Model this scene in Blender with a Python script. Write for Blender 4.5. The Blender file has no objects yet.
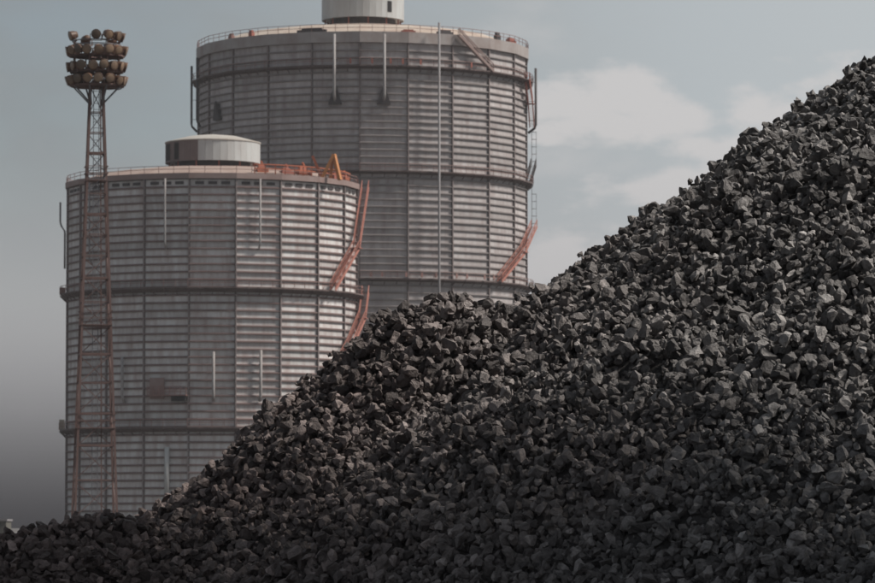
import bpy, bmesh, math, random
import numpy as np
from mathutils import Vector, Matrix

R_ = math.radians
random.seed(7)
rng = np.random.default_rng(11)
scene = bpy.context.scene
col = scene.collection

# ------------------------------------------------------------------ camera
F_PX, CX, CY, HOR = 4100.0, 437.5, 291.5, 528.0     # focal length in photo pixels, centre, horizon row
EYE = 2.0
TILT = math.atan((HOR - CY) / F_PX)
cam_d = bpy.data.cameras.new('camera')
cam_d.sensor_width = 36.0
cam_d.lens = F_PX / 875.0 * 36.0
cam_d.clip_start = 0.5
cam_d.clip_end = 60000.0
cam_d.dof.use_dof = True
cam_d.dof.focus_distance = 54.0
cam_d.dof.aperture_fstop = 8.0
cam = bpy.data.objects.new('camera', cam_d)
col.objects.link(cam)
cam.location = (0, 0, EYE)
cam.rotation_euler = (math.pi / 2 + TILT, 0, 0)
scene.camera = cam


def ray(px, py):
    u, v = (px - CX) / F_PX, (CY - py) / F_PX
    c, s = math.cos(TILT), math.sin(TILT)
    return Vector((u, c - v * s, s + v * c))


def at(px, py, Y):
    d = ray(px, py)
    return Vector((0, 0, EYE)) + d * (Y / d.y)


# ------------------------------------------------------------------ light
SUN_AZ, SUN_EL = 84.0, 47.0          # degrees from "towards the camera" round to the right; height
sa, se = R_(SUN_AZ), R_(SUN_EL)
sun_dir = Vector((math.sin(sa) * math.cos(se), -math.cos(sa) * math.cos(se), math.sin(se)))
sun_d = bpy.data.lights.new('sun', 'SUN')
sun_d.energy = 4.6
sun_d.angle = R_(10.0)
sun_d.color = (1.0, 0.95, 0.88)
sun = bpy.data.objects.new('sun', sun_d)
col.objects.link(sun)
sun.rotation_euler = sun_dir.to_track_quat('Z', 'Y').to_euler()

scene.view_settings.view_transform = 'Standard'
scene.view_settings.look = 'None'
scene.view_settings.exposure = 0.0
scene.view_settings.gamma = 1.0

world = bpy.data.worlds.new('World')
scene.world = world
world.use_nodes = True
WN, WL = world.node_tree.nodes, world.node_tree.links
WN.clear()


def wn(kind, **kw):
    n = WN.new(kind)
    for k, v in kw.items():
        setattr(n, k, v)
    return n


def wmath(op, a, b=None, c=None, clamp=False):
    n = wn('ShaderNodeMath', operation=op)
    n.use_clamp = clamp
    for i, x in enumerate((a, b, c)):
        if x is None:
            continue
        if isinstance(x, (int, float)):
            n.inputs[i].default_value = x
        else:
            WL.new(x, n.inputs[i])
    return n.outputs[0]


def wmix(fac, a, b):
    n = wn('ShaderNodeMix', data_type='RGBA')
    WL.new(fac, n.inputs[0])
    for i, x in ((6, a), (7, b)):
        if isinstance(x, tuple):
            n.inputs[i].default_value = (*x, 1)
        else:
            WL.new(x, n.inputs[i])
    return n.outputs[2]


def wrange(v, a, b, c=0.0, d=1.0, smooth=True):
    n = wn('ShaderNodeMapRange')
    n.interpolation_type = 'SMOOTHSTEP' if smooth else 'LINEAR'
    WL.new(v, n.inputs[0])
    for i, x in enumerate((a, b, c, d)):
        n.inputs[i + 1].default_value = x
    return n.outputs[0]


sky = wn('ShaderNodeTexSky', sky_type='NISHITA')
sky.sun_disc = False
sky.sun_elevation = se
sky.sun_rotation = math.atan2(sun_dir.x, sun_dir.y)
sky.air_density = 1.0
sky.dust_density = 2.0
sky.ozone_density = 1.0
SKY_K = 0.10
skyc = wn('ShaderNodeVectorMath', operation='SCALE')
WL.new(sky.outputs[0], skyc.inputs[0])
skyc.inputs['Scale'].default_value = SKY_K
tc = wn('ShaderNodeTexCoord')
DIR = tc.outputs['Generated']
sep = wn('ShaderNodeSeparateXYZ')
WL.new(DIR, sep.inputs[0])
Z = sep.outputs[2]
# thin veil of cloud over the whole sky
mp = wn('ShaderNodeMapping')
mp.inputs['Scale'].default_value = (1, 1, 2.2)
WL.new(DIR, mp.inputs[0])
n1 = wn('ShaderNodeTexNoise')
n1.inputs['Scale'].default_value = 22
n1.inputs['Detail'].default_value = 7
n1.inputs['Roughness'].default_value = 0.5
WL.new(mp.outputs[0], n1.inputs['Vector'])
n2 = wn('ShaderNodeTexNoise')
n2.inputs['Scale'].default_value = 85
n2.inputs['Detail'].default_value = 6
n2.inputs['Roughness'].default_value = 0.55
WL.new(mp.outputs[0], n2.inputs['Vector'])
veil = wrange(n1.outputs[0], 0.30, 0.72, 0.62, 0.95)
base = wmix(veil, skyc.outputs[0], (0.265, 0.288, 0.300))
# heaped clouds: puffs at real bearings, edges broken up by noise
PUFFS = [(625, 95, 50, 30), (560, 102, 45, 24), (665, 122, 55, 24), (600, 125, 70, 20), (730, 150, 90, 20), (545, 262, 95, 34),
         (900, 110, 130, 44), (800, 120, 80, 26), (690, 190, 90, 22),
         (1060, 160, 150, 40), (-220, 150, 120, 40)]
acc = None
for (px, py, rx, ry) in PUFFS:
    d = ray(px, py).normalized()
    sub = wn('ShaderNodeVectorMath', operation='SUBTRACT')
    WL.new(DIR, sub.inputs[0])
    sub.inputs[1].default_value = d
    mul = wn('ShaderNodeVectorMath', operation='MULTIPLY')
    WL.new(sub.outputs[0], mul.inputs[0])
    mul.inputs[1].default_value = (F_PX / rx, F_PX / rx, F_PX / ry)
    ln = wn('ShaderNodeVectorMath', operation='LENGTH')
    WL.new(mul.outputs[0], ln.inputs[0])
    g = wmath('SUBTRACT', 1.25, ln.outputs['Value'])
    acc = g if acc is None else wmath('SMOOTH_MAX', acc, g, 0.35)
edge = wmath('ADD', acc, wmath('MULTIPLY', wmath('SUBTRACT', n2.outputs[0], 0.5), 2.3))
puff = wrange(edge, -0.05, 0.75, 0.0, 0.8)
elsewhere = wrange(n1.outputs[0], 0.58, 0.78, 0.0, 0.4)
cl = wmath('MAXIMUM', puff, elsewhere)
# a broad thin veil, brighter towards the sun's side of the sky
vd = ray(900, 60).normalized()
dt = wn('ShaderNodeVectorMath', operation='DOT_PRODUCT')
WL.new(DIR, dt.inputs[0])
dt.inputs[1].default_value = Vector((0.765, 0.55, 0.1)).normalized()
glowy = wrange(dt.outputs['Value'], 0.50, 0.69, 0.0, 0.95)
base = wmix(glowy, base, (0.50, 0.535, 0.555))
withcl = wmix(cl, base, (0.62, 0.60, 0.595))
# murk low over the works: the sky greys out and darkens in the last few degrees
warm = wrange(Z, 0.03, 0.105, 0.78, 0.0)
withw = wmix(warm, withcl, (0.425, 0.415, 0.425))
murk = wrange(Z, -0.006, 0.060, 1.0, 0.0)
withm = wmix(murk, withw, (0.040, 0.038, 0.042))
bg = wn('ShaderNodeBackground')
WL.new(withm, bg.inputs[0])
bg.inputs[1].default_value = 1.0
out = wn('ShaderNodeOutputWorld')
WL.new(bg.outputs[0], out.inputs[0])


# ------------------------------------------------------------------ materials
def material(name, color, rough=0.7, dirt=(0.12, 0.09, 0.08), dirt_amt=0.3, scale=(0.5, 0.5, 0.06), metallic=0.0,
             vary=0.0, bump=0.0, bump_scale=6.0, spec=0.35):
    m = bpy.data.materials.new(name)
    m.use_nodes = True
    N, L = m.node_tree.nodes, m.node_tree.links
    p = N['Principled BSDF']
    p.inputs['Roughness'].default_value = rough
    p.inputs['Metallic'].default_value = metallic
    p.inputs['Specular IOR Level'].default_value = spec
    geo = N.new('ShaderNodeNewGeometry')
    mpn = N.new('ShaderNodeMapping')
    mpn.inputs['Scale'].default_value = scale
    L.new(geo.outputs['Position'], mpn.inputs[0])
    no = N.new('ShaderNodeTexNoise')
    no.inputs['Scale'].default_value = 1.0
    no.inputs['Detail'].default_value = 6
    no.inputs['Roughness'].default_value = 0.62
    L.new(mpn.outputs[0], no.inputs['Vector'])
    mr = N.new('ShaderNodeMapRange')
    mr.inputs[1].default_value = 0.38
    mr.inputs[2].default_value = 0.72
    mr.inputs[3].default_value = 0.0
    mr.inputs[4].default_value = dirt_amt
    L.new(no.outputs[0], mr.inputs[0])
    mx = N.new('ShaderNodeMix')
    mx.data_type = 'RGBA'
    L.new(mr.outputs[0], mx.inputs[0])
    mx.inputs[6].default_value = (*color, 1)
    mx.inputs[7].default_value = (*dirt, 1)
    c = mx.outputs[2]
    if vary:
        oi = N.new('ShaderNodeObjectInfo')
        vr = N.new('ShaderNodeMapRange')
        vr.inputs[3].default_value = 1 - vary
        vr.inputs[4].default_value = 1 + vary * 0.6
        L.new(oi.outputs['Random'], vr.inputs[0])
        sc = N.new('ShaderNodeVectorMath')
        sc.operation = 'SCALE'
        L.new(c, sc.inputs[0])
        L.new(vr.outputs[0], sc.inputs['Scale'])
        c = sc.outputs[0]
    L.new(c, p.inputs['Base Color'])
    if bump:
        nb = N.new('ShaderNodeTexNoise')
        nb.inputs['Scale'].default_value = bump_scale
        nb.inputs['Detail'].default_value = 4
        L.new(geo.outputs['Position'], nb.inputs['Vector'])
        bp = N.new('ShaderNodeBump')
        bp.inputs['Strength'].default_value = bump
        bp.inputs['Distance'].default_value = 0.05
        L.new(nb.outputs[0], bp.inputs['Height'])
        L.new(bp.outputs[0], p.inputs['Normal'])
    return m


M = {}
M['plate_near'] = material('pale grey plate', (0.60, 0.585, 0.575), 0.85, (0.29, 0.195, 0.175), 0.7, (0.9, 0.9, 0.22), vary=0.2, spec=0.15)
M['plate_far'] = material('grey plate', (0.45, 0.42, 0.415), 0.85, (0.22, 0.16, 0.15), 0.65, (0.8, 0.8, 0.2), vary=0.2, spec=0.15)
M['rib_near'] = material('rusty rib', (0.18, 0.128, 0.122), 0.85, (0.11, 0.068, 0.06), 0.6, (0.6, 0.6, 0.3))
M['rib_far'] = material('dull rib', (0.24, 0.215, 0.21), 0.8, (0.13, 0.10, 0.095), 0.6, (0.6, 0.6, 0.3))
M['column'] = material('dull column', (0.22, 0.185, 0.182), 0.85, (0.13, 0.09, 0.08), 0.6, (0.8, 0.8, 0.1))
M['ledge'] = material('rusty ledge', (0.12, 0.088, 0.084), 0.8, (0.07, 0.045, 0.04), 0.7, (0.5, 0.5, 0.5))
M['fascia'] = material('grey fascia', (0.33, 0.30, 0.29), 0.7, (0.17, 0.105, 0.085), 0.6, (0.3, 0.3, 0.2))
M['fascia_pink'] = material('faded fascia', (0.27, 0.20, 0.185), 0.7, (0.16, 0.09, 0.075), 0.6, (0.3, 0.3, 0.3))
M['roof'] = material('cream roof', (0.46, 0.39, 0.33), 0.75, (0.27, 0.16, 0.12), 0.6, (0.25, 0.25, 0.25))
M['roof_near'] = material('faded roof', (0.34, 0.26, 0.225), 0.75, (0.22, 0.13, 0.10), 0.6, (0.25, 0.25, 0.25))
M['red_rail'] = material('red oxide rail', (0.30, 0.10, 0.075), 0.7, (0.15, 0.055, 0.035), 0.6, (1, 1, 1))
M['dull_rail'] = material('faded rail', (0.26, 0.145, 0.13), 0.7, (0.12, 0.07, 0.055), 0.6, (1, 1, 1))
M['pink_stair'] = material('faded red stair', (0.38, 0.155, 0.12), 0.7, (0.20, 0.075, 0.05), 0.5, (1, 1, 1))
M['orange'] = material('orange steel', (0.36, 0.105, 0.055), 0.65, (0.22, 0.06, 0.03), 0.5, (1, 1, 1))
M['yellow'] = material('amber steel', (0.46, 0.19, 0.065), 0.6, (0.28, 0.10, 0.04), 0.5, (1, 1, 1))
M['pipe'] = material('pale pipe', (0.31, 0.295, 0.29), 0.6, (0.17, 0.125, 0.11), 0.5, (1, 1, 0.3))
M['grey_steel'] = material('grey steel', (0.22, 0.21, 0.215), 0.6, (0.12, 0.085, 0.075), 0.5, (1, 1, 0.4))
M['dark_steel'] = material('dark steel', (0.06, 0.052, 0.055), 0.65, (0.04, 0.026, 0.022), 0.6, (1, 1, 0.5))
M['black'] = material('dark opening', (0.018, 0.016, 0.016), 0.9, (0.01, 0.008, 0.008), 0.3, (1, 1, 1))
M['turret'] = material('white turret', (0.46, 0.47, 0.465), 0.5, (0.30, 0.26, 0.24), 0.5, (0.5, 0.5, 0.15), vary=0.02)
M['turret_brown'] = material('brown turret', (0.17, 0.13, 0.125), 0.7, (0.09, 0.06, 0.05), 0.5, (0.6, 0.6, 0.3), vary=0.2)
M['turret_roof'] = material('turret roof', (0.42, 0.395, 0.36), 0.6, (0.30, 0.23, 0.18), 0.5, (0.4, 0.4, 0.4))
M['tower'] = material('tower steel', (0.155, 0.10, 0.09), 0.75, (0.10, 0.055, 0.045), 0.7, (1, 1, 0.4))
M['tower_pale'] = material('galvanised steel', (0.16, 0.16, 0.175), 0.6, (0.09, 0.07, 0.06), 0.5, (1, 1, 0.4))
M['lamp_body'] = material('lamp housing', (0.19, 0.10, 0.06), 0.5, (0.045, 0.026, 0.022), 0.8, (1.6, 1.6, 1.6), vary=0.55)
M['lamp_glass'] = material('lamp glass', (0.24, 0.16, 0.105), 0.3, (0.07, 0.045, 0.035), 0.8, (1.3, 1.3, 1.3), spec=0.6, vary=0.6)
M['cream'] = material('cream paint', (0.50, 0.45, 0.37), 0.7, (0.30, 0.22, 0.17), 0.5, (0.6, 0.6, 0.3))
M['ground'] = material('dusty ground', (0.10, 0.092, 0.088), 0.95, (0.085, 0.076, 0.07), 0.7, (0.05, 0.05, 0.05), bump=0.5, bump_scale=3)
M['shed'] = material('shed cladding', (0.10, 0.095, 0.082), 0.8, (0.07, 0.06, 0.05), 0.4, (0.3, 0.3, 0.1))

# coke: each lump has its own tone, mottled and finely pitted
cm = bpy.data.materials.new('coke')
cm.use_nodes = True
N, L = cm.node_tree.nodes, cm.node_tree.links
p = N['Principled BSDF']
a1 = N.new('ShaderNodeAttribute'); a1.attribute_type = 'GEOMETRY'; a1.attribute_name = 'tone'
a2 = N.new('ShaderNodeAttribute'); a2.attribute_type = 'OBJECT'; a2.attribute_name = 'tone'
ad = N.new('ShaderNodeMath'); ad.operation = 'ADD'
L.new(a1.outputs['Fac'], ad.inputs[0]); L.new(a2.outputs['Fac'], ad.inputs[1])
geo = N.new('ShaderNodeNewGeometry')
nz = N.new('ShaderNodeTexNoise'); nz.inputs['Scale'].default_value = 9; nz.inputs['Detail'].default_value = 8; nz.inputs['Roughness'].default_value = 0.7
L.new(geo.outputs['Position'], nz.inputs['Vector'])
cr = N.new('ShaderNodeMix'); cr.data_type = 'RGBA'
L.new(ad.outputs[0], cr.inputs[0])
cr.inputs[6].default_value = (0.072, 0.066, 0.065, 1)
cr.inputs[7].default_value = (0.46, 0.435, 0.425, 1)
mr = N.new('ShaderNodeMapRange'); mr.inputs[1].default_value = 0.3; mr.inputs[2].default_value = 0.7; mr.inputs[3].default_value = 0.45; mr.inputs[4].default_value = 1.45
L.new(nz.outputs[0], mr.inputs[0])
sc = N.new('ShaderNodeVectorMath'); sc.operation = 'SCALE'
L.new(cr.outputs[2], sc.inputs[0]); L.new(mr.outputs[0], sc.inputs['Scale'])
# reddish shade put into the coke colour, uneven, strongest on the left-hand heap
dsep = N.new('ShaderNodeSeparateXYZ'); L.new(geo.outputs['Position'], dsep.inputs[0])
dn = N.new('ShaderNodeTexNoise'); dn.inputs['Scale'].default_value = 0.55; dn.inputs['Detail'].default_value = 4
L.new(geo.outputs['Position'], dn.inputs['Vector'])
dm = N.new('ShaderNodeMath'); dm.operation = 'MULTIPLY_ADD'
L.new(dn.outputs[0], dm.inputs[0]); dm.inputs[1].default_value = 7.0; L.new(dsep.outputs[0], dm.inputs[2])
dr_ = N.new('ShaderNodeMapRange'); dr_.inputs[1].default_value = -0.5; dr_.inputs[2].default_value = 7.5; dr_.inputs[3].default_value = 1.0; dr_.inputs[4].default_value = 0.0
L.new(dm.outputs[0], dr_.inputs[0])
dx_ = N.new('ShaderNodeMix'); dx_.data_type = 'RGBA'; dx_.blend_type = 'MULTIPLY'
L.new(dr_.outputs[0], dx_.inputs[0]); L.new(sc.outputs[0], dx_.inputs[6]); dx_.inputs[7].default_value = (0.96, 0.78, 0.74, 1)
L.new(dx_.outputs[2], p.inputs['Base Color'])
p.inputs['Roughness'].default_value = 0.62
p.inputs['Specular IOR Level'].default_value = 0.4
nb = N.new('ShaderNodeTexNoise'); nb.inputs['Scale'].default_value = 19; nb.inputs['Detail'].default_value = 6; nb.inputs['Roughness'].default_value = 0.65
L.new(geo.outputs['Position'], nb.inputs['Vector'])
bp = N.new('ShaderNodeBump'); bp.inputs['Strength'].default_value = 0.9; bp.inputs['Distance'].default_value = 0.05
L.new(nb.outputs[0], bp.inputs['Height']); L.new(bp.outputs[0], p.inputs['Normal'])
M['coke'] = cm


# ------------------------------------------------------------------ mesh helpers
class MB:
    def __init__(s):
        s.v, s.f = [], []

    def add(s, vs, fs):
        o = len(s.v)
        s.v += [tuple(v) for v in vs]
        s.f += [tuple(i + o for i in f) for f in fs]
        return s

    def hexa(s, c8):       # bottom four then top four, counter-clockwise
        return s.add(c8, [(0, 3, 2, 1), (4, 5, 6, 7), (0, 1, 5, 4), (1, 2, 6, 5), (2, 3, 7, 6), (3, 0, 4, 7)])

    def box(s, x0, x1, y0, y1, z0, z1):
        return s.hexa([(x0, y0, z0), (x1, y0, z0), (x1, y1, z0), (x0, y1, z0), (x0, y0, z1), (x1, y0, z1), (x1, y1, z1), (x0, y1, z1)])

    def bar(s, a, b, w, h=None, up=(0, 0, 1)):
        a, b, up = Vector(a), Vector(b), Vector(up)
        h = h or w
        d = (b - a).normalized()
        if abs(d.dot(up)) > 0.98:
            up = Vector((0, 1, 0))
        r = d.cross(up).normalized()
        u = r.cross(d).normalized()
        r, u = r * w / 2, u * h / 2
        return s.hexa([a - r - u, a + r - u, b + r - u, b - r - u, a - r + u, a + r + u, b + r + u, b - r + u])

    def tube(s, pts, r, n=8):
        pts = [Vector(q) for q in pts]
        rings = []
        o = len(s.v)
        for i, q in enumerate(pts):
            d = (pts[min(i + 1, len(pts) - 1)] - pts[max(i - 1, 0)]).normalized()
            up = Vector((0, 0, 1)) if abs(d.z) < 0.9 else Vector((0, 1, 0))
            x = d.cross(up).normalized()
            y = x.cross(d).normalized()
            rr = r[i] if isinstance(r, (list, tuple)) else r
            for k in range(n):
                a = 2 * math.pi * k / n
                s.v.append(tuple(q + x * math.cos(a) * rr + y * math.sin(a) * rr))
        for i in range(len(pts) - 1):
            for k in range(n):
                k2 = (k + 1) % n
                s.f.append((o + i * n + k, o + i * n + k2, o + (i + 1) * n + k2, o + (i + 1) * n + k))
        s.f.append(tuple(o + k for k in range(n))[::-1])
        s.f.append(tuple(o + (len(pts) - 1) * n + k for k in range(n)))
        return s

    def lathe(s, prof, n, phase=0.0, cx=0, cy=0, cap_top=False, cap_bot=False):   # prof: (r, z) pairs
        o = len(s.v)
        for (r, z) in prof:
            for k in range(n):
                a = phase + 2 * math.pi * k / n
                s.v.append((cx + r * math.sin(a), cy - r * math.cos(a), z))
        for i in range(len(prof) - 1):
            for k in range(n):
                k2 = (k + 1) % n
                s.f.append((o + i * n + k, o + i * n + k2, o + (i + 1) * n + k2, o + (i + 1) * n + k))
        if cap_top:
            s.f.append(tuple(o + (len(prof) - 1) * n + k for k in range(n)))
        if cap_bot:
            s.f.append(tuple(o + k for k in range(n))[::-1])
        return s

    def mesh(s, name, m):
        me = bpy.data.meshes.new(name)
        me.from_pydata(s.v, [], s.f)
        me.materials.append(m)
        me.update()
        return me

    def build(s, name, m, parent=None, loc=(0, 0, 0), smooth=False):
        me = s.mesh(name, m)
        if smooth:
            me.polygons.foreach_set('use_smooth', [True] * len(me.polygons))
        return link(name, me, parent, loc)


def link(name, me, parent=None, loc=(0, 0, 0), rz=0.0):
    o = bpy.data.objects.new(name, me)
    col.objects.link(o)
    o.parent = parent
    o.location = loc
    o.rotation_euler = (0, 0, rz)
    return o


def tag(o, label=None, cat=None, group=None, kind=None):
    if label: o['label'] = label
    if cat: o['category'] = cat
    if group: o['group'] = group
    if kind: o['kind'] = kind
    return o


def pol(a, r, z):          # a in degrees from "towards the camera" to the right
    return Vector((r * math.sin(R_(a)), -r * math.cos(R_(a)), z))


# ------------------------------------------------------------------ ground
gb = MB()
xs = [-30000, -3000, -400, -60, 60, 400, 3000, 30000]
ys = [-3000, -200, 20, 100, 400, 1200, 6000, 45000]
for y in ys:
    for x in xs:
        gb.v.append((x, y, 0))
for j in range(len(ys) - 1):
    for i in range(len(xs) - 1):
        q = j * len(xs) + i
        gb.f.append((q, q + 1, q + 1 + len(xs), q + len(xs)))
tag(gb.build('ground', M['ground']), kind='structure')


# ------------------------------------------------------------------ gas holders
def ring_rail(name, mat, parent, r, z, n_post, n_seg, phase, a0=0, a1=360, h=1.15, t=0.07, wob=0.0):
    m = MB()
    full = abs(a1 - a0) >= 359
    for k in range(n_post + (0 if full else 1)):
        a = a0 + (a1 - a0) * k / n_post + phase
        q = pol(a, r, z)
        m.bar(q, q + Vector((0, 0, h)), t)
    for hh in (h, h * 0.55):
        for k in range(n_seg):
            b0 = a0 + (a1 - a0) * k / n_seg + phase
            b1 = a0 + (a1 - a0) * (k + 1) / n_seg + phase
            m.bar(pol(b0, r, z + hh), pol(b1, r, z + hh), t)
    return m.build(name, mat, parent)


def stair(parent, mat, r0, r1, stops):
    """straight flights between landings that step round the wall; stops: (bearing, height)"""
    first = None
    for fi, ((a0, z0), (a1, z1)) in enumerate(zip(stops[:-1], stops[1:])):
        s, t, h = MB(), MB(), MB()
        up = Vector((0, 0, 1))
        E = {r: (pol(a0, r, z0), pol(a1, r, z1)) for r in (r0, r1)}
        for r in (r0, r1):
            s.bar(E[r][0], E[r][1], 0.12, 0.42)
            n = max(4, int(abs(z1 - z0) / 1.2))
            for k in range(n + 1):
                q = E[r][0].lerp(E[r][1], k / n)
                h.bar(q, q + up * 1.15, 0.08)
            h.bar(E[r][0] + up * 1.15, E[r][1] + up * 1.15, 0.12)
            h.bar(E[r][0] + up * 0.65, E[r][1] + up * 0.65, 0.07)
        st = s.build('staircase', mat, parent)
        nt = max(3, int(abs(z1 - z0) / 0.26))
        for k in range(nt):
            u = (k + 0.5) / nt
            t.bar(E[r0][0].lerp(E[r0][1], u), E[r1][0].lerp(E[r1][1], u), 0.26, 0.05)
        t.build('stair_treads', mat, st)['kind'] = 'stuff'
        h.build('handrail', mat, st)['kind'] = 'stuff'
        if fi < len(stops) - 2:
            c = pol(a1, (r0 + r1) / 2, z1)
            mtx = Matrix.Translation(c) @ Matrix.Rotation(R_(a1), 4, 'Z')
            l = MB().box(-0.75, 0.75, -0.75, 0.75, -0.12, -0.02)
            l.v = [tuple(mtx @ Vector(v)) for v in l.v]
            l.build('landing', mat, st)


def caged_ladder(parent, mat, r, a, z0, z1):
    m = MB()
    for da in (-1, 1):
        q = pol(a, r, 0) + pol(a + 90, 0.28 * da, 0)
        m.bar((q.x, q.y, z0), (q.x, q.y, z1), 0.07)
    z = z0 + 0.3
    while z < z1:
        q0, q1 = pol(a, r, z) + pol(a + 90, -0.28, 0), pol(a, r, z) + pol(a + 90, 0.28, 0)
        m.bar(q0, q1, 0.04)
        z += 0.6
    l = m.build('ladder', mat, parent)
    c = MB()
    z = z0 + 0.6
    ring = [(-90, 0.0), (-45, 0.0), (0, 0), (45, 0), (90, 0)]
    prev = None
    while z < z1:
        ps = []
        for k in range(7):
            b = math.pi * k / 6
            ps.append(pol(a, r + 0.9 * math.sin(b), z) + pol(a + 90, 0.5 * math.cos(b), 0))
        for q0, q1 in zip(ps[:-1], ps[1:]):
            c.bar(q0, q1, 0.05)
        if prev:
            for k in (0, 2, 4, 6):
                c.bar(prev[k], ps[k], 0.045)
        prev = ps
        z += 1.3
    c.build('ladder_cage', mat, l)
    return l


def downpipe(parent, wall_r, a, ztop, zbot, off=1.15, rad=0.14, hopper=True, mat='pipe'):
    q = [pol(a, wall_r + off, ztop), pol(a, wall_r + off, zbot + 1.4), pol(a, wall_r + off * 0.9, zbot + 0.9), pol(a, wall_r + 0.25, zbot)]
    pipe = MB().tube(q, rad, 8).build('downpipe', M[mat], parent, smooth=True)
    b = MB()
    z = zbot + 2.2
    while z < ztop - 0.5:
        b.bar(pol(a, wall_r + 0.02, z), pol(a, wall_r + off, z), 0.07)
        z += 3.4
    b.build('pipe_bracket', M['dark_steel'], pipe)
    if hopper:
        h = MB()
        t0 = pol(a + 90, 0.22, 0)
        t1 = pol(a + 90, 1.15, 0)
        zt, zb = zbot + 2.5, zbot - 0.4
        i0, i1 = pol(a, wall_r + 0.06, 0), pol(a, wall_r + 0.9, 0)
        zv = Vector((0, 0, 1))
        h.hexa([i0 - t1 + zv * zb, i1 * 0.992 - t1 + zv * zb, i1 * 0.992 + t1 + zv * zb, i0 + t1 + zv * zb,
                i0 - t0 + zv * zt, i1 - t0 + zv * zt, i1 + t0 + zv * zt, i0 + t0 + zv * zt])
        h.build('hopper', M['dark_steel'], pipe)
    return pipe


def gas_holder(label, D, cx_px, R, n, edge_deg, rows, tiers, ledges, ledge_h, plate_mat, rib_mat, indiv_rows, indiv_lim, fascia, fas_mat, face_tone):
    """rows: function photo row -> height on the front face; tiers: (top row, bottom row, courses)"""
    cxw = (cx_px - CX) / F_PX * D
    root = bpy.data.objects.new('gas_holder', None)
    col.objects.link(root)
    root.location = (cxw, D, 0)
    tag(root, label, 'gas holder')
    phc = math.degrees(math.atan2(-cxw, D)) * 1.0      # bearing of the camera as seen from the tank
    step = 360.0 / n
    e0 = phc + edge_deg
    ap = R * math.cos(math.pi / n)                      # wall plane distance
    fw = 2 * R * math.sin(math.pi / n)
    # inner shell so that nothing shows through joints
    MB().lathe([(R * 0.985, 0.0), (R * 0.985, rows(fascia[0]) - 0.3)], n, R_(e0)).build('shell', M['dark_steel'], root)
    # courses of plates with a stiffening rib between them
    zs = []
    for (r0, r1, c) in tiers:
        za = rows(r0)
        zb = 0.0 if r1 is None else rows(r1)
        for k in range(c):
            zs.append((za + (zb - za) * k / c, za + (zb - za) * (k + 1) / c))
    meshes = {}
    rest = MB()
    for ci, (zt, zb) in enumerate(zs):
        hgt = round(zt - zb, 3)
        for k in range(n):
            a = e0 + step * (k + 0.5)
            rel = (a - phc + 180) % 360 - 180
            w = fw / 2 - 0.16
            hh = hgt / 2 - 0.05
            mat = plate_mat if not face_tone else face_tone(rel)
            key = (hgt, mat)
            # shallow tray: rim flanges and a slightly sunk field
            prof = [(-w, -hh, 0.0), (w, -hh, 0.0), (w, hh, 0.0), (-w, hh, 0.0)]
            iw, ih = w - 0.07, hh - 0.07
            vv = [(x, -0.13, z) for (x, z, _) in prof] + [(x, 0.1, z) for (x, z, _) in prof] + \
                 [(-iw, -0.09, -ih), (iw, -0.09, -ih), (iw, -0.09, ih), (-iw, -0.09, ih)]
            ff = [(0, 1, 9, 8), (1, 2, 10, 9), (2, 3, 11, 10), (3, 0, 8, 11), (8, 9, 10, 11),
                  (0, 4, 5, 1), (1, 5, 6, 2), (2, 6, 7, 3), (3, 7, 4, 0)]
            zc = (zt + zb) / 2
            q = pol(a, ap - 0.12, zc)
            if abs(rel) < indiv_lim and ci < indiv_rows:
                if key not in meshes:
                    meshes[key] = MB().add(vv, ff).mesh('wall_plate', M[mat])
                o = link('wall_plate', meshes[key], root, q, R_(a))
            else:
                mtx = Matrix.Translation(q) @ Matrix.Rotation(R_(a), 4, 'Z')
                rest.add([mtx @ Vector(v) for v in vv], ff)
    ro = rest.build('wall_plates', M[plate_mat], root)
    ro['kind'] = 'stuff'
    for ci, (zt, zb) in enumerate(zs):
        rr, hh = 0.26, 0.17
        MB().lathe([(R - 0.1, zb - hh), (R + rr, zb - hh * 0.7), (R + rr, zb + hh * 0.4), (R - 0.1, zb + hh)], n, R_(e0)).build('stiffener_rib', M[rib_mat], root)
    # columns at the corners
    ztop = rows(fascia[1])
    for k in range(n):
        a = e0 + step * k
        c = MB()
        for (d0, d1, w) in ((-0.15, 0.28, 0.05), (0.28, 0.34, 0.10)):
            t = pol(a + 90, w, 0)
            i0, i1 = pol(a, R + d0, 0), pol(a, R + d1, 0)
            zv = Vector((0, 0, ztop))
            c.hexa([i1 - t, i1 + t, i0 + t, i0 - t, i1 - t + zv, i1 + t + zv, i0 + t + zv, i0 - t + zv])
        c.build('column', M['column'], root)
    # walkways
    for r in ledges:
        z = rows(r)
        lw = 1.25
        g = MB().lathe([(R - 0.1, z - ledge_h), (R + 0.35, z - ledge_h), (R + lw, z - 0.22), (R + lw, z), (R - 0.1, z)], n, R_(e0)).build('walkway', M['ledge'], root)
        b = MB()
        for k in range(n * 4):
            a = e0 + step * k / 4
            b.bar(pol(a, R + 0.1, z - ledge_h - 0.5), pol(a, R + lw - 0.1, z - 0.24), 0.1)
        b.build('bracket', M['ledge'], g)['kind'] = 'stuff'
        ring_rail('railing', M['dull_rail'], g, R + lw - 0.06, z, n * 4, n, e0)
    # fascia ring and roof
    z0, z1 = rows(fascia[1]), rows(fascia[0])
    MB().lathe([(R - 0.2, z0), (R + 0.55, z0), (R + 0.55, z1), (R + 0.2, z1 + 0.02), (R - 0.4, z1 - 0.1)], n, R_(e0)).build('fascia', M[fas_mat], root)
    return root, phc, e0, ap, z1


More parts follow.
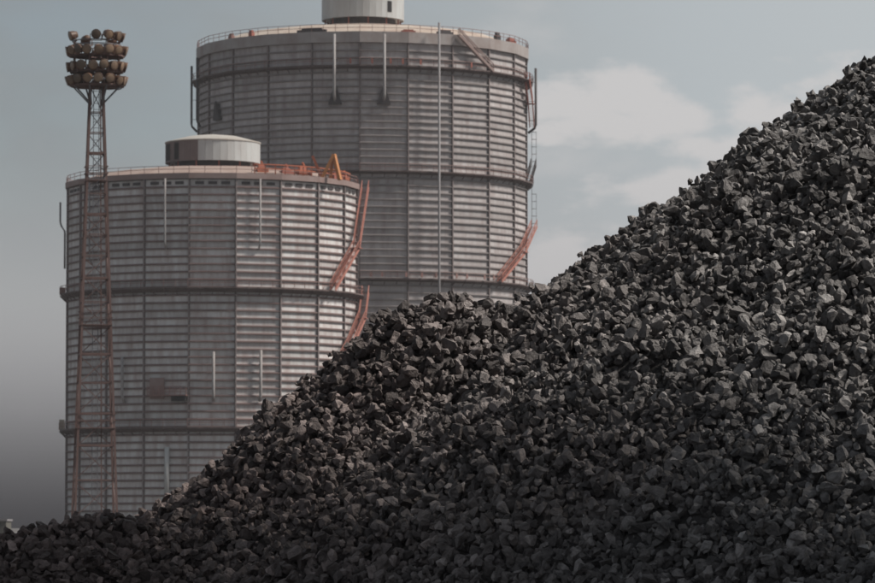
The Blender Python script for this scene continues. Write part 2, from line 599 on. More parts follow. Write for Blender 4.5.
def roof_and_turret(root, phc, R, n, e0, z_rim, z_t0, z_eave, z_apex, tr, brown_from=None, door=None, gap=0.9, roof_mat='roof'):
    rf = MB().lathe([(R - 0.05, z_rim - 0.15), (R * 0.8, z_rim + (z_t0 - gap - 0.1 - z_rim) * 0.55), (R * 0.5, z_rim + (z_t0 - gap - 0.1 - z_rim) * 0.92), (tr * 0.6, z_t0 - gap)],
                    n, R_(e0), cap_top=True).build('roof', M[roof_mat], root)
    ns = 40
    # drum: wall panels under a low cone, raised on short legs
    t = MB().lathe([(tr * 0.97, z_t0 + 0.12), (tr * 0.97, z_eave - 0.05)], ns, R_(phc), cap_bot=True).build('roof_turret', M['turret'], root)
    w = 2 * tr * math.sin(math.pi / ns)
    for k in range(ns):
        a = phc + 360.0 * (k + 0.5) / ns
        rel = (a - phc + 180) % 360 - 180
        brown = brown_from is not None and -100 < rel < brown_from
        zz0, zz1 = z_t0, z_eave
        mtx = Matrix.Translation(pol(a, tr * math.cos(math.pi / ns), 0)) @ Matrix.Rotation(R_(a), 4, 'Z')
        pb = MB().box(-w / 2 + 0.006, w / 2 - 0.006, -0.07, 0.1, zz0, zz1)
        pb.v = [tuple(mtx @ Vector(v)) for v in pb.v]
        pb.build('turret_panel', M['turret_brown' if brown else 'turret'], t)
        if brown and (abs(rel + 49) < 4.6 or abs(rel + 76) < 9):
            ob = MB().box(-w * 0.44, w * 0.44, -0.11, -0.05, zz0 + 0.3, zz1 - 0.4)
            ob.v = [tuple(mtx @ Vector(v)) for v in ob.v]
            ob.build('window', M['black'], t)
    MB().lathe([(tr + 0.18, z_eave - 0.12), (tr + 0.18, z_eave + 0.04), (tr * 0.55, z_eave + (z_apex - z_eave) * 0.72), (0.8, z_apex)], ns, R_(phc), cap_top=True, cap_bot=True).build('turret_roof', M['turret_roof'], t)
    MB().lathe([(tr * 0.8, z_t0 - gap - 0.7), (tr * 0.8, z_t0 + 0.14)], ns, R_(phc)).build('turret_base', M['dark_steel'], t)
    for k in range(12):
        a = phc + 30 * k + 8
        q = pol(a, tr * 0.93, 0)
        MB().bar((q.x, q.y, z_t0 - gap - 0.6), (q.x, q.y, z_t0 + 0.1), 0.22).build('leg', M['red_rail'], t)
    if door is not None:
        a = phc + door
        mtx = Matrix.Translation(pol(a, tr * math.cos(math.pi / ns) + 0.1, 0)) @ Matrix.Rotation(R_(a), 4, 'Z')
        d = MB().box(-0.45, 0.45, -0.06, 0.08, z_t0 + 1.0, z_t0 + 2.9)
        d.v = [tuple(mtx @ Vector(v)) for v in d.v]
        d.build('door', M['black'], t)
    return rf, t


# --- the nearer, shorter holder
DL, RL = 640.0, 22.6
rowL = lambda y: EYE + (HOR - y) / F_PX * (DL - RL * 0.985)
toneL = lambda rel: 'plate_near'
gl, phL, eL, apL, zrL = gas_holder(
    'shorter pale grey gas holder in front, with floodlight tower before it', DL, 212.0, RL, 20, 9.0, rowL,
    [(178.5, 287, 14), (287, 427, 18), (427, None, 15)], [287, 427], 0.75, 'plate_near', 'rib_near', 33, 80, (172.5, 178.0), 'fascia_pink', toneL)
zc = lambda y: EYE + (HOR - y) / F_PX * DL
roof_and_turret(gl, phL, RL, 20, eL, zrL, zc(163.5), zc(142.5), zc(134), 7.35, brown_from=-14, roof_mat='roof_near')
# --- the farther, taller holder
DR, RR = 720.0, 28.9
rowR = lambda y: EYE + (HOR - y) / F_PX * (DR - RR * 0.985)
gr, phR, eR, apR, zrR = gas_holder(
    'taller grey gas holder behind, standing between the shorter one and the slope', DR, 362.5, RR, 22, -1.0, rowR,
    [(41, 64, 3), (64, 170, 15), (170, 278, 15), (278, None, 37)], [64, 170, 278], 0.55, 'plate_far', 'rib_far', 33, 75, (30, 41.0), 'fascia', None)
zd = lambda y: EYE + (HOR - y) / F_PX * DR
roof_and_turret(gr, phR, RR, 22, eR, zrR, zd(19.5), zd(-5), zd(-14), 7.2, door=40, gap=1.75)

# left holder details ---------------------------------------------------------
ring_rail('roof_railing', M['dull_rail'], gl, RL + 0.2, zrL, 60, 20, eL, h=1.1)
# vent slots under the fascia
for k in range(20):
    for u in (0.22, 0.5, 0.78):
        a = eL + 18 * k
        q = pol(a, RL, 0).lerp(pol(a + 18, RL, 0), u)
        mid = a + 9
        z = rowL(182.2)
        mtx = Matrix.Translation(Vector((q.x, q.y, z))) @ Matrix.Rotation(R_(mid), 4, 'Z')
        b = MB().box(-0.66, 0.66, -0.10, 0.1, -0.22, 0.22)
        b.v = [tuple(mtx @ Vector(v)) for v in b.v]
        b.build('vent_slot', M['dark_steel'], gl)
# down pipes: upper tier, every second face
for rel, yb in ((-18, 249), (18, 249), (-54, 262)):
    downpipe(gl, apL, phL + rel, rowL(178) if rel > -80 else rowL(183), rowL(yb), off=0.95 if rel > -80 else 1.2, rad=0.15 if abs(rel) < 40 else 0.13, hopper=False, mat='pipe' if abs(rel) < 40 else 'grey_steel')
MB().tube([pol(phL - 89, RL + 1.15, rowL(191)), pol(phL - 89, RL + 1.15, rowL(212)), pol(phL - 89, RL + 0.95, rowL(216)), pol(phL - 89, RL + 0.45, rowL(221)),
           pol(phL - 89, RL + 0.42, rowL(224)), pol(phL - 89, RL + 0.42, rowL(260))], 0.15, 8).build('vent_pipe', M['grey_steel'], gl, smooth=True)
for rel, yt, yb in ((0.5, 352, 401), (18.5, 350, 401), (-36, 356, 402)):
    downpipe(gl, apL, phL + rel, rowL(yt), rowL(yb), off=0.8, rad=0.22, hopper=False)
q0, q1 = pol(phL - 17, apL + 0.35, 0), 0
MB().tube([pol(phL - 17.2, apL + 0.55, rowL(447)), pol(phL - 17.2, apL + 0.55, rowL(500))], 0.38, 10).build('standpipe', M['turret'], gl, smooth=True)
# stairs winding up the right-hand side
stair(gl, M['pink_stair'], RL + 0.85, RL + 1.9, [(phL + 50, rowL(287)), (phL + 68, rowL(241)), (phL + 92, rowL(174))])
stair(gl, M['pink_stair'], RL + 0.85, RL + 1.9, [(phL + 36, rowL(427)), (phL + 48, rowL(383)), (phL + 62, rowL(343)), (phL + 76, rowL(312)), (phL + 91, rowL(284))])
# orange gear at the roof edge
ring_rail('orange_railing', M['orange'], gl, RL - 0.9, zrL + 0.1, 14, 12, phL, 17, 80, h=1.45, t=0.17)
for k, (rel, dr, w, h) in enumerate(((22, 2.6, 0.9, 1.9), (34, 2.4, 1.1, 1.6), (43, 2.2, 1.4, 2.0), (64, 1.4, 1.7, 1.9), (73, 1.2, 1.2, 1.5))):
    a = phL + rel
    mtx = Matrix.Translation(pol(a, RL - dr, zrL - 0.2)) @ Matrix.Rotation(R_(a), 4, 'Z')
    g = MB()
    g.box(-w, w, -0.45, 0.45, 0, h * 0.62)
    g.hexa([(-w * 0.8, -0.3, h * 0.62), (w * 0.8, -0.3, h * 0.62), (w * 0.8, 0.3, h * 0.62), (-w * 0.8, 0.3, h * 0.62),
            (-w * 0.7, -0.2, h), (w * 0.1, -0.2, h), (w * 0.1, 0.2, h), (-w * 0.7, 0.2, h)])
    g.bar((w * 0.9, 0, 0.2), (-w * 0.2, 0, h + 0.5), 0.26)
    g.v = [tuple(mtx @ Vector(v)) for v in g.v]
    g.build('winch', M['orange' if k % 2 == 0 else 'red_rail'], gl)
rd = DL - RL * 0.62
pt = lambda px, py, d=rd: at(px, py, d) - Vector(gl.location)
ah = MB()
ah.bar(pt(334, 154.5), pt(322, 178), 0.5)
ah.bar(pt(334, 154.5, rd + 0.1), pt(340, 180, rd - 0.6), 0.5)
ah.bar(pt(333, 155), pt(330, 180, rd + 2.5), 0.4)
ah.bar(pt(326, 170.5), pt(337, 170.5), 0.18)
ah.build('hoist_frame', M['yellow'], gl)
MB().bar(pt(312.5, 156), pt(322, 178), 0.4).build('hoist_jib', M['orange'], gl)
# platform with a faded red panel on the front face, and boxes on the walkways
a = phL - 17.0
mtx = Matrix.Translation(pol(a, apL + 0.18, rowL(395))) @ Matrix.Rotation(R_(a), 4, 'Z')


def placed(m, mtx):
    m.v = [tuple(mtx @ Vector(v)) for v in m.v]
    return m


pf = MB().box(-3.0, 3.1, -1.0, 0, -0.16, 0)
pfo = placed(pf, mtx).build('wall_platform', M['dull_rail'], gl)
pr = MB()
for k in range(8):
    x = -2.95 + k * 0.86
    pr.bar((x, -0.95, 0), (x, -0.95, 1.25), 0.08)
for h in (0.45, 0.85, 1.25):
    pr.bar((-2.95, -0.95, h), (3.05, -0.95, h), 0.08)
placed(pr, mtx).build('railing', M['dull_rail'], pfo)
placed(MB().box(-2.9, -0.6, -0.22, -0.1, -0.6, 2.6), mtx).build('red_panel', M['fascia_pink'], pfo)
placed(MB().box(0.7, 2.9, -0.8, -0.1, -0.95, -0.2), mtx).build('cable_box', M['black'], pfo)
for y, rel in ((427, -87), (287, -89)):
    a = phL + rel
    mtx = Matrix.Translation(pol(a, RL + 0.75, rowL(y) + 0.01)) @ Matrix.Rotation(R_(a), 4, 'Z')
    cb = MB().box(-0.5, 0.5, -0.4, 0.4, 0.0, 1.5 if y == 427 else 1.0).box(-0.56, 0.56, -0.46, 0.46, 1.5 if y == 427 else 1.0, 1.58 if y == 427 else 1.08)
    placed(cb, mtx).build('cabinet', M['cream' if y == 427 else 'dull_rail'], gl)

# right holder details --------------------------------------------------------
ring_rail('roof_railing', M['dull_rail'], gr, RR + 0.3, zrR, 88, 22, eR, h=1.25, t=0.075)
for rel in (-9.3, 7.0):
    downpipe(gr, apR, phR + rel, rowR(33), rowR(101), off=1.35, rad=0.24, hopper=True)
downpipe(gr, apR, phR - 60, rowR(92), rowR(109), off=0.7, rad=0.14, hopper=True, mat='dark_steel')
downpipe(gr, RR, phR - 87, rowR(47), rowR(116), off=1.25, rad=0.2, hopper=False, mat='dark_steel')
downpipe(gr, RR, phR - 76, rowR(42), rowR(114), off=0.9, rad=0.2, hopper=False, mat='dark_steel')
downpipe(gr, RR, phR + 89, rowR(48), rowR(116), off=1.6, rad=0.22, hopper=False, mat='dark_steel')
q = pol(phR + 25.0, RR + 1.75, 0)
MB().tube([(q.x, q.y, 0), (q.x, q.y, rowR(20))], 0.20, 8).build('riser_pipe', M['grey_steel'], gr, smooth=True)
# orange flight, caged ladders and the short flight to the roof
stair(gr, M['pink_stair'], RR + 0.8, RR + 1.8, [(phR + 51, rowR(278)), (phR + 67, rowR(245)), (phR + 88, rowR(214))])
caged_ladder(gr, M['grey_steel'], RR + 0.9, phR + 90, rowR(214), rowR(172))
stair(gr, M['grey_steel'], RR + 0.8, RR + 1.7, [(phR + 104, rowR(170)), (phR + 91, rowR(149))])
caged_ladder(gr, M['grey_steel'], RR + 0.9, phR + 90, rowR(149), rowR(112))
stair(gr, M['red_rail'], RR + 0.5, RR + 1.3, [(phR + 88, rowR(110)), (phR + 80, rowR(88)), (phR + 74, rowR(64))])
stair(gr, M['fascia_pink'], RR + 0.9, RR + 1.35, [(phR + 48, rowR(64)), (phR + 33, rowR(31))])
for rel, w, h, m_ in ((56, 0.6, 1.6, 'dark_steel'), (67, 1.7, 1.2, 'red_rail'), (-43, 0.4, 1.3, 'red_rail'), (-18, 2.6, 0.9, 'dark_steel'), (-54, 0.5, 1.2, 'dull_rail'), (30, 1.5, 0.9, 'dark_steel'), (16, 1.2, 0.7, 'red_rail')):
    a = phR + rel
    mtx = Matrix.Translation(pol(a, RR - 0.9, zrR - 0.12)) @ Matrix.Rotation(R_(a), 4, 'Z')
    g = MB().box(-w, w, -0.35, 0.35, 0, h * 0.7).box(-w * 0.7, w * 0.7, -0.25, 0.25, h * 0.7, h)
    placed(g, mtx).build('roof_box', M[m_], gr)
# red notices and lamps on the second walkway
for rel in (-4, 3, 9, 13, 19, 38, 72):
    a = phR + rel
    mtx = Matrix.Translation(pol(a, RR + 1.22, rowR(64) + 0.15)) @ Matrix.Rotation(R_(a), 4, 'Z')
    placed(MB().box(-0.16, 0.16, -0.04, 0.04, 0.0, 0.9), mtx).build('rail_board', M['red_rail'], gr)
for rel in range(-10, 60, 6):
    a = phR + rel + random.uniform(-2, 2)
    mtx = Matrix.Translation(pol(a, RR + 1.22, rowR(278) + 0.15)) @ Matrix.Rotation(R_(a), 4, 'Z')
    placed(MB().box(-0.2, 0.2, -0.04, 0.04, 0.0, 0.8), mtx).build('rail_board', M['dull_rail'], gr)

# ------------------------------------------------------------------ floodlight tower
DT = 300.0
tw = bpy.data.objects.new('floodlight_tower', None)
col.objects.link(tw)
tw.location = ((95 - CX) / F_PX * DT, DT, 0)
tw.rotation_euler = (0, 0, R_(9))
tag(tw, 'tall rusty lattice tower with round tiers of floodlights, before the shorter gas holder', 'floodlight tower')
zt = lambda y: EYE + (HOR - y) / F_PX * DT
ZH = zt(84)
hw = lambda z: (1.62 + (0.46 - 1.62) * min(1, z / ZH))
corners = [(-1, -1), (1, -1), (1, 1), (-1, 1)]
for cx_, cy_ in corners:
    pts = [(cx_ * hw(z), cy_ * hw(z), z) for z in (0, ZH * 0.5, ZH)]
    m = MB()
    for a, b in zip(pts[:-1], pts[1:]):
        m.bar(a, b, 0.16)
    m.build('leg', M['tower'], tw)
levels = [0.0]
while levels[-1] < ZH - 1.5:
    levels.append(levels[-1] + max(1.5, 1.75 * hw(levels[-1])))
levels[-1] = ZH
for i, (z0, z1) in enumerate(zip(levels[:-1], levels[1:])):
    for k in range(4):
        c0, c1 = corners[k], corners[(k + 1) % 4]
        A0 = (c0[0] * hw(z0), c0[1] * hw(z0), z0); B0 = (c1[0] * hw(z0), c1[1] * hw(z0), z0)
        A1 = (c0[0] * hw(z1), c0[1] * hw(z1), z1); B1 = (c1[0] * hw(z1), c1[1] * hw(z1), z1)
        if i % 2:
            MB().bar(A0, B1, 0.06).build('brace', M['tower_pale' if z0 > 24 else 'tower'], tw)
        else:
            MB().bar(B0, A1, 0.06).build('brace', M['tower_pale' if z0 > 24 else 'tower'], tw)
        MB().bar(A1, B1, 0.13 if i % 3 == 2 else 0.07).build('strut', M['tower'], tw)
# climbing ladder inside
m = MB()
for x in (-0.2, 0.2):
    m.bar((x, 0.1, 0), (x, 0.1, ZH), 0.05)
z = 0.3
while z < ZH:
    m.bar((-0.2, 0.1, z), (0.2, 0.1, z), 0.035)
    z += 0.45
m.build('ladder', M['tower_pale'], tw)
MB().bar((0.55, 0.3, 0), (0.30, 0.1, ZH), 0.09).build('cable_run', M['tower'], tw)
# small rest platforms
for yy in (180, 325, 428):
    z = zt(yy)
    w = hw(z) + 0.12
    p_ = MB().box(-w, w, -w, w, z - 0.06, z).build('rest_platform', M['tower'], tw)
    r = MB()
    for k in range(4):
        c0, c1 = corners[k], corners[(k + 1) % 4]
        for h in (0.5, 1.0):
            r.bar((c0[0] * w, c0[1] * w, z + h), (c1[0] * w, c1[1] * w, z + h), 0.05)
    r.build('railing', M['tower'], p_)
# head: tiers of lamps on rings
RH = 1.88
tiers = [zt(79.5), zt(65.5), zt(49.5)]
for k in range(8):
    a = 45 * k + 22.5
    MB().bar(pol(a, RH - 0.12, tiers[0] - 0.4), pol(a, RH - 0.12, zt(40)), 0.09).build('head_post', M['tower'], tw)
for k in range(4):
    a = 90 * k + 45
    q = pol(a, 0.55, zt(104))
    for d in (-1, 1):
        m = MB().bar(q, pol(a + d * 24, RH - 0.1, tiers[0] - 0.42), 0.10)
        m.build('head_bracket', M['tower_pale'], tw)
for z in tiers:
    dk = MB().lathe([(RH + 0.10, z - 0.44), (RH + 0.10, z - 0.36), (0.55, z - 0.36), (0.55, z - 0.44), (RH + 0.10, z - 0.44)], 24).build('head_ring' if z != tiers[0] else 'head_deck', M['tower'], tw)
    for k in range(6):
        a = 60 * k + 10
        MB().bar(pol(a, 0.4, z - 0.45), pol(a, RH, z - 0.45), 0.08).build('spoke', M['tower'], dk)
m = MB()
for h, rr in ((zt(40), RH - 0.1), (zt(44), RH - 0.1)):
    for k in range(16):
        m.bar(pol(22.5 * k, rr, h), pol(22.5 * (k + 1), rr, h), 0.07)
m.build('top_rail', M['tower_pale'], tw)
body = MB().lathe([(0.10, -0.36), (0.20, -0.33), (0.27, -0.15), (0.315, 0.12), (0.33, 0.17), (0.30, 0.17)], 12, cap_bot=True)
body_me = body.mesh('floodlight', M['lamp_body'])
body_me.polygons.foreach_set('use_smooth', [True] * len(body_me.polygons))
glass_me = MB().lathe([(0.298, 0.15), (0.2, 0.185), (0.05, 0.20)], 12, cap_top=True).mesh('lens', M['lamp_glass'])
yoke = MB()
yoke.bar((-0.37, 0, 0), (-0.37, -0.42, -0.05), 0.05).bar((0.37, 0, 0), (0.37, -0.42, -0.05), 0.05).bar((-0.37, -0.42, -0.05), (0.37, -0.42, -0.05), 0.05)
yoke_me = yoke.mesh('yoke', M['tower'])


def lamp(a, r, z, dip, yaw=0):
    o = link('floodlight', body_me, tw, pol(a, r, z))
    # local +Z points out of the lamp; local -Y towards the ground
    o.rotation_euler = (Matrix.Rotation(R_(a + yaw), 4, 'Z') @ Matrix.Rotation(R_(90 + dip), 4, 'X')).to_euler()
    o.scale = (1.13, 1.13, 1.13)
    link('lens', glass_me, o)
    link('yoke', yoke_me, o)


for ti, z in enumerate(tiers):
    nl = 16
    for k in range(nl):
        a = 360 * k / nl + (11 if ti % 2 else 0)
        if ti == 2 and k in (3, 9):
            continue
        lamp(a + random.uniform(-3, 3), RH + 0.16, z + random.uniform(-0.06, 0.06), random.uniform(8, 26), random.uniform(-14, 14))
for a in (-78, -6, 22, 50, 74, 140, 200):
    lamp(a, RH - 0.02, zt(36) + random.uniform(-0.05, 0.1), random.uniform(10, 24), random.uniform(-12, 12))

# ------------------------------------------------------------------ far shed at the left edge
sh = bpy.data.objects.new('storage_shed', None)
col.objects.link(sh)
c = at(-74, 528, 500)
sh.location = (c.x, 500, 0)
tag(sh, 'pale flat-roofed shed at the foot of the slope, at the far left edge', 'shed')
wr = (6 - (-74)) * 500 / F_PX
hs = at(0, 519, 500).z
MB().box(-wr, wr, 0, 6, 0, hs - 0.25).build('wall', M['shed'], sh)
MB().box(-wr - 0.15, wr + 0.15, -0.2, 6.2, hs - 0.25, hs).build('roof', M['grey_steel'], sh)
MB().box(-3, 0.5, -0.06, 0.05, 0, 2.6).build('door', M['dark_steel'], sh)
for k in range(4):
    MB().box(2 + k * 1.8, 3.1 + k * 1.8, -0.05, 0.05, 1.2, 2.2).build('window', M['black'], sh)

# ------------------------------------------------------------------ added gallery, unseen above the view, put there to shade the pile's foot
cg = bpy.data.objects.new('added_shade_gallery', None)
col.objects.link(cg)
GA, GB = Vector((-17.2, 64.9, 0)), Vector((24.8, 29.5, 0))
cg.location = (GA + GB) / 2
cg.rotation_euler = (0, 0, math.atan2(GB.y - GA.y, GB.x - GA.x))
tag(cg, 'added gallery out of view, placed to shade the foot of the coke pile', 'conveyor')
GL, GW, G0, G1 = (GB - GA).length / 2, 5.7, 11.0, 13.8
MB().box(-GL, GL, -GW, GW, G0, G0 + 0.25).build('floor', M['dark_steel'], cg)
for sgn in (-1, 1):
    for k in range(16):
        x0 = -GL + 2 * GL * k / 16
        MB().box(x0 + 0.02, x0 + 2 * GL / 16 - 0.02, sgn * GW - 0.05, sgn * GW + 0.05, G0 + 0.28, G1).build('shade_gallery_panel', M['shed'], cg)
MB().add([(-GL - 0.3, -GW - 0.35, G1), (GL + 0.3, -GW - 0.35, G1), (GL + 0.3, 0, G1 + 1.1), (-GL - 0.3, 0, G1 + 1.1), (GL + 0.3, GW + 0.35, G1), (-GL - 0.3, GW + 0.35, G1)],
         [(0, 1, 2, 3), (3, 2, 4, 5), (0, 3, 5), (1, 4, 2)]).build('roof', M['grey_steel'], cg)
for x in (-GL + 1.5, GL - 1.5):
    for sgn in (-1, 1):
        MB().bar((x - 0.6, sgn * (GW + 0.8), 0), (x, sgn * (GW - 0.3), G0), 0.4).build('shade_gallery_leg', M['dark_steel'], cg)
    MB().bar((x, -GW, 5), (x, GW, 5), 0.25).build('shade_gallery_brace', M['dark_steel'], cg)

# ------------------------------------------------------------------ coke pile
SEG = []          # ridge pieces: x0,y0,z0,x1,y1,z1,slope


def ridge(p0, p1, s):
    SEG.append((*p0, *p1, s))


def sp(px, py, d):
    q = at(px, py, d)
    return (q.x, q.y, q.z)


ap_x, ap_y, ap_z = 11.2, 60.0, 11.80
ridge((ap_x, ap_y, ap_z), (ap_x + 9, ap_y + 3, ap_z + 0.5), 0.67)
ridge(sp(411, 318, 56.5), sp(440, 306, 56.5), 0.95)
ridge(sp(440, 304, 56.5), sp(540, 308, 57.5), 0.80)
ridge(sp(30, 541, 53.5), sp(66, 531, 53.5), 0.55)
ridge(sp(66, 531, 53.5), sp(140, 524, 54), 0.6)
ridge(sp(-60, 572, 53), sp(30, 541, 53.5), 0.55)
ridge(sp(-260, 605, 52), sp(-60, 572, 53), 0.55)


def vnoise(x, y, f, seed):
    """smooth value noise on a lattice"""
    r = np.random.default_rng(seed).random((64, 64))
    u, v = x * f + 100, y * f + 100
    i, j = np.floor(u).astype(int), np.floor(v).astype(int)
    a, b = u - i, v - j
    a, b = a * a * (3 - 2 * a), b * b * (3 - 2 * b)
    g = lambda p, q: r[p % 64, q % 64]
    return (g(i, j) * (1 - a) + g(i + 1, j) * a) * (1 - b) + (g(i, j + 1) * (1 - a) + g(i + 1, j + 1) * a) * b - 0.5


def pile_z(x, y):
    zs_ = []
    for (x0, y0, z0, x1, y1, z1, s) in SEG:
        dx, dy = x1 - x0, y1 - y0
        l2 = dx * dx + dy * dy
        t = np.clip(((x - x0) * dx + (y - y0) * dy) / l2, 0, 1)
        d = np.hypot(x - (x0 + t * dx), y - (y0 + t * dy))
        d = np.sqrt(d * d + 0.05) - 0.2236
        zs_.append(z0 + t * (z1 - z0) - s * d)
    k = 7.0
    a = np.stack(zs_)
    mx = a.max(0)
    z = mx + np.log(np.exp(k * (a - mx)).sum(0)) / k * 0.6
    n = 0.26 * vnoise(x, y, 0.55, 3) + 0.22 * vnoise(x, y, 1.3, 4) + 0.14 * vnoise(x, y, 2.9, 5)
    return np.maximum(z + n, 0.0)


pile = bpy.data.objects.new('coke_pile', None)
col.objects.link(pile)
pile.location = (4.0, 54.0, 0.0)
tag(pile, 'big dark heap of loose broken coke sloping up to the right across the foreground', 'coke pile')
PO = np.array(pile.location)

# core under the loose lumps
gx = np.arange(-22, 34.01, 0.2)
gy = np.arange(36, 84.01, 0.2)
X, Y = np.meshgrid(gx, gy)
Zc = pile_z(X, Y)
core = Zc - 0.19 + 0.06 * vnoise(X, Y, 2.0, 8)
core = np.where(Zc > 0.02, core, -0.1)
nx, ny = len(gx), len(gy)
V = np.stack([X.ravel(), Y.ravel(), core.ravel()], 1) - PO
idx = np.arange(nx * ny).reshape(ny, nx)
Fq = np.stack([idx[:-1, :-1], idx[:-1, 1:], idx[1:, 1:], idx[1:, :-1]], -1).reshape(-1, 4)


def np_mesh(name, V, Fc, m):
    me = bpy.data.meshes.new(name)
    k = Fc.shape[1]
    me.vertices.add(len(V)); me.vertices.foreach_set('co', V.astype(np.float32).ravel())
    me.loops.add(Fc.size); me.loops.foreach_set('vertex_index', Fc.astype(np.int32).ravel())
    me.polygons.add(len(Fc))
    me.polygons.foreach_set('loop_start', np.arange(0, Fc.size, k, dtype=np.int32))
    me.polygons.foreach_set('loop_total', np.full(len(Fc), k, dtype=np.int32))
    me.materials.append(m)
    me.update(calc_edges=True)
    me.validate()
    me.shade_flat()
    return me


link('pile_core', np_mesh('pile_core', V, Fq, M['coke']), pile)

# lump shapes: broken convex chunks
shapes = []
for s in range(26):
    bm = bmesh.new()
    ax = np.array([1.0, rng.uniform(0.68, 0.95), rng.uniform(0.52, 0.82)])
    npnt = int(rng.integers(9, 17))
    for _ in range(npnt):
        d = rng.normal(size=3)
        d /= np.linalg.norm(d)
        # push towards a boxy body for flat broken faces
        d = d / (np.abs(d) ** 3.2).sum() ** (1 / 3.2)
        bm.verts.new(Vector(d * ax * rng.uniform(0.84, 1.0) * 0.5))
    res = bmesh.ops.convex_hull(bm, input=bm.verts)
    bmesh.ops.delete(bm, geom=[v for v in bm.verts if not v.link_faces], context='VERTS')
    bmesh.ops.triangulate(bm, faces=bm.faces)
    bmesh.ops.recalc_face_normals(bm, faces=bm.faces)
    bm.verts.index_update()
    vv = np.array([v.co[:] for v in bm.verts])
    ff = np.array([[v.index for v in f.verts] for f in bm.faces])
    bm.free()
    # the same chunk with its faces broken up once more, for lumps that lie open
    mid, fv, fine = {}, list(vv), []
    def mp_(a, b):
        k = (min(a, b), max(a, b))
        if k not in mid:
            l = np.linalg.norm(vv[a] - vv[b])
            fv.append((vv[a] + vv[b]) / 2 * rng.uniform(0.96, 1.03) + rng.normal(size=3) * 0.055 * l)
            mid[k] = len(fv) - 1
        return mid[k]
    for (a, b, c) in ff:
        ab, bc, ca = mp_(a, b), mp_(b, c), mp_(c, a)
        fine += [(a, ab, ca), (ab, b, bc), (ca, bc, c), (ab, bc, ca)]
    shapes.append((vv, ff, ax, np.array(fv), np.array(fine)))

# settle the lumps one by one on a height map of the slope
CELL = 0.025
hx = np.arange(-8.2, 10.2, CELL)
hy = np.arange(42.5, 64.0, CELL)
HX, HY = np.meshgrid(hx, hy)
T = pile_z(HX, HY)
# where the surface can be seen (with some margin)
ang = (T - EYE) / HY
run = np.maximum.accumulate(ang, axis=0)
tol = (ang > run - 0.011)
okm = tol & (T > 0.1) & (T > EYE - 0.0157 * HY - 0.45)
H = T - 0.19
cells = np.argwhere(okm)
print('cells', len(cells))
area = len(cells) * CELL * CELL
NL = int(area * 290)
print('area', area, 'lumps', NL)
P, S, Q, K, TP = [], [], [], [], []
ny_, nx_ = H.shape
samp = cells[rng.integers(0, len(cells), size=(NL, 14))]
sizes = np.exp(rng.normal(math.log(0.108), 0.40, NL)).clip(0.045, 0.25)
sizes[:int(NL * 0.35)] = np.sort(sizes[:int(NL * 0.35)])
kinds = rng.integers(0, len(shapes), NL)


def rand_quat():
    u = rng.random(3)
    return np.array([math.sqrt(1 - u[0]) * math.sin(2 * math.pi * u[1]), math.sqrt(1 - u[0]) * math.cos(2 * math.pi * u[1]),
                     math.sqrt(u[0]) * math.sin(2 * math.pi * u[2]), math.sqrt(u[0]) * math.cos(2 * math.pi * u[2])])


def qmat(q):
    x, y, z, w = q
    return np.array([[1 - 2 * (y * y + z * z), 2 * (x * y - z * w), 2 * (x * z + y * w)],
                     [2 * (x * y + z * w), 1 - 2 * (x * x + z * z), 2 * (y * z - x * w)],
                     [2 * (x * z - y * w), 2 * (y * z + x * w), 1 - 2 * (x * x + y * y)]])


for i in range(NL):
    cs = samp[i]
    d = H[cs[:, 0], cs[:, 1]] - T[cs[:, 0], cs[:, 1]]
    j = int(np.argmin(d))
    if d[j] > 0.02:
        continue
    cy_, cx_ = cs[j]
    sz = sizes[i]
    ax = shapes[kinds[i]][2]
    Rm = qmat(rand_quat())
    # ellipsoid footprint
    A = Rm @ np.diag((ax * sz * 0.46) ** 2) @ Rm.T
    rad = math.sqrt(max(A[0, 0], A[1, 1]))
    w = int(rad / CELL) + 1
    y0, y1, x0, x1 = max(0, cy_ - w), min(ny_, cy_ + w + 1), max(0, cx_ - w), min(nx_, cx_ + w + 1)
    dx = (np.arange(x0, x1) - cx_) * CELL
    dy = (np.arange(y0, y1) - cy_) * CELL
    DX, DY = np.meshgrid(dx, dy)
    Ai = np.linalg.inv(A)
    # solve quadratic in z: z'Az form
    a_ = Ai[2, 2]
    b_ = 2 * (Ai[0, 2] * DX + Ai[1, 2] * DY)
    c_ = Ai[0, 0] * DX * DX + 2 * Ai[0, 1] * DX * DY + Ai[1, 1] * DY * DY - 1
    disc = b_ * b_ - 4 * a_ * c_
    ok = disc > 0
    if not ok.any():
        continue
    sq = np.sqrt(np.where(ok, disc, 0))
    lo = (-b_ - sq) / (2 * a_)
    hi = (-b_ + sq) / (2 * a_)
    Hw = H[y0:y1, x0:x1]
    need = (Hw - lo)[ok]
    k_ = int(0.70 * (len(need) - 1))
    zc_ = np.partition(need, k_)[k_]
    H[y0:y1, x0:x1] = np.where(ok, np.maximum(Hw, zc_ + hi), Hw)
    P.append((hx[cx_], hy[cy_], zc_)); S.append(sz); Q.append(Rm); K.append(kinds[i]); TP.append(zc_ + math.sqrt(max(0.0, -4 * a_ * -1)) / (2 * a_) if False else zc_)
P, S, K = np.array(P), np.array(S), np.array(K)
print('settled', len(P), 'mean cover', float((H - T)[okm].mean()))
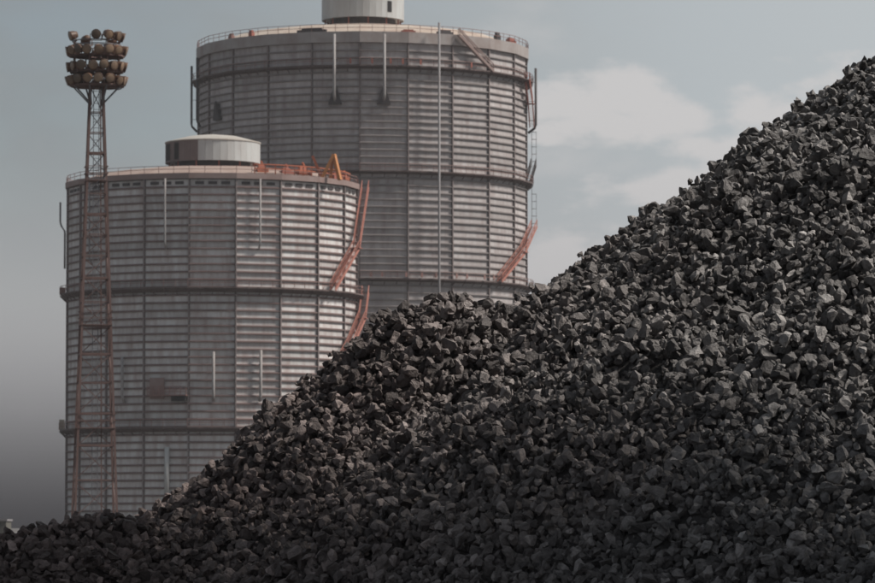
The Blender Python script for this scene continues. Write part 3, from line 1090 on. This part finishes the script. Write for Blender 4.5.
# exposed lumps: nothing much above their centre
ii = np.clip(((P[:, 1] - hy[0]) / CELL).round().astype(int), 0, ny_ - 1)
jj = np.clip(((P[:, 0] - hx[0]) / CELL).round().astype(int), 0, nx_ - 1)
expo = H[ii, jj] - P[:, 2] < S * 0.55
pxx = P[:, 0] / P[:, 1] * F_PX + CX
pyy = HOR - (P[:, 2] - EYE) / P[:, 1] * F_PX
ingrid = np.clip(ii, 0, ny_ - 1)
vis = expo & (pxx > 5) & (pxx < 870) & (pyy < 578) & (ang[ii, jj] > run[ii, jj] - 0.001)
score = np.where(vis, S / P[:, 1], 0)
show = expo & (ang[ii, jj] > run[ii, jj] - 0.004) & (pxx > -120) & (pxx < 1000)
print('open', int(show.sum()))
big = set(np.argsort(-score)[:300].tolist())
tones = np.clip(rng.beta(1.2, 3.2, len(P)), 0, 1)
shape_me = {}
Vs, Fs, Ts = [], [], []
off = 0
buried = H[ii, jj] - P[:, 2] > S * 0.6 + 0.10
for i in range(len(P)):
    if buried[i]:
        continue
    vv, ff = shapes[K[i]][3:5] if show[i] else shapes[K[i]][:2]
    if i in big:
        if K[i] not in shape_me:
            shape_me[K[i]] = np_mesh('coke_lump', vv, ff, M['coke'])
        o = bpy.data.objects.new('coke_lump', shape_me[K[i]])
        col.objects.link(o)
        o.parent = pile
        o.matrix_local = Matrix.Translation(P[i] - PO) @ Matrix(Q[i].tolist()).to_4x4() @ Matrix.Scale(S[i], 4)
        o['tone'] = float(tones[i])
    else:
        Vs.append((vv * S[i]) @ Q[i].T + P[i] - PO)
        Fs.append(ff + off)
        Ts.append(np.full(len(vv), tones[i]))
        off += len(vv)
V, Fc, Tn = np.concatenate(Vs), np.concatenate(Fs), np.concatenate(Ts)
me = np_mesh('loose_coke', V, Fc, M['coke'])
at_ = me.attributes.new('tone', 'FLOAT', 'POINT')
at_.data.foreach_set('value', Tn.astype(np.float32))
lo_ = link('loose_coke', me, pile)
lo_['kind'] = 'stuff'
print('tris', len(Fc), 'buried', int(buried.sum()))

# ------------------------------------------------------------------ haze over the works
hb = MB().box(-420, 420, -40, 900, -1.0, 110)
hm = bpy.data.materials.new('haze')
hm.use_nodes = True
hm.node_tree.nodes.clear()
ho = hm.node_tree.nodes.new('ShaderNodeOutputMaterial')
pv = hm.node_tree.nodes.new('ShaderNodeVolumePrincipled')
pv.inputs['Color'].default_value = (0.86, 0.87, 0.90, 1)
pv.inputs['Density'].default_value = 0.00008
hm.node_tree.links.new(pv.outputs[0], ho.inputs['Volume'])
tag(hb.build('haze', hm), 'thin pale haze hanging over the works', 'haze', kind='stuff')
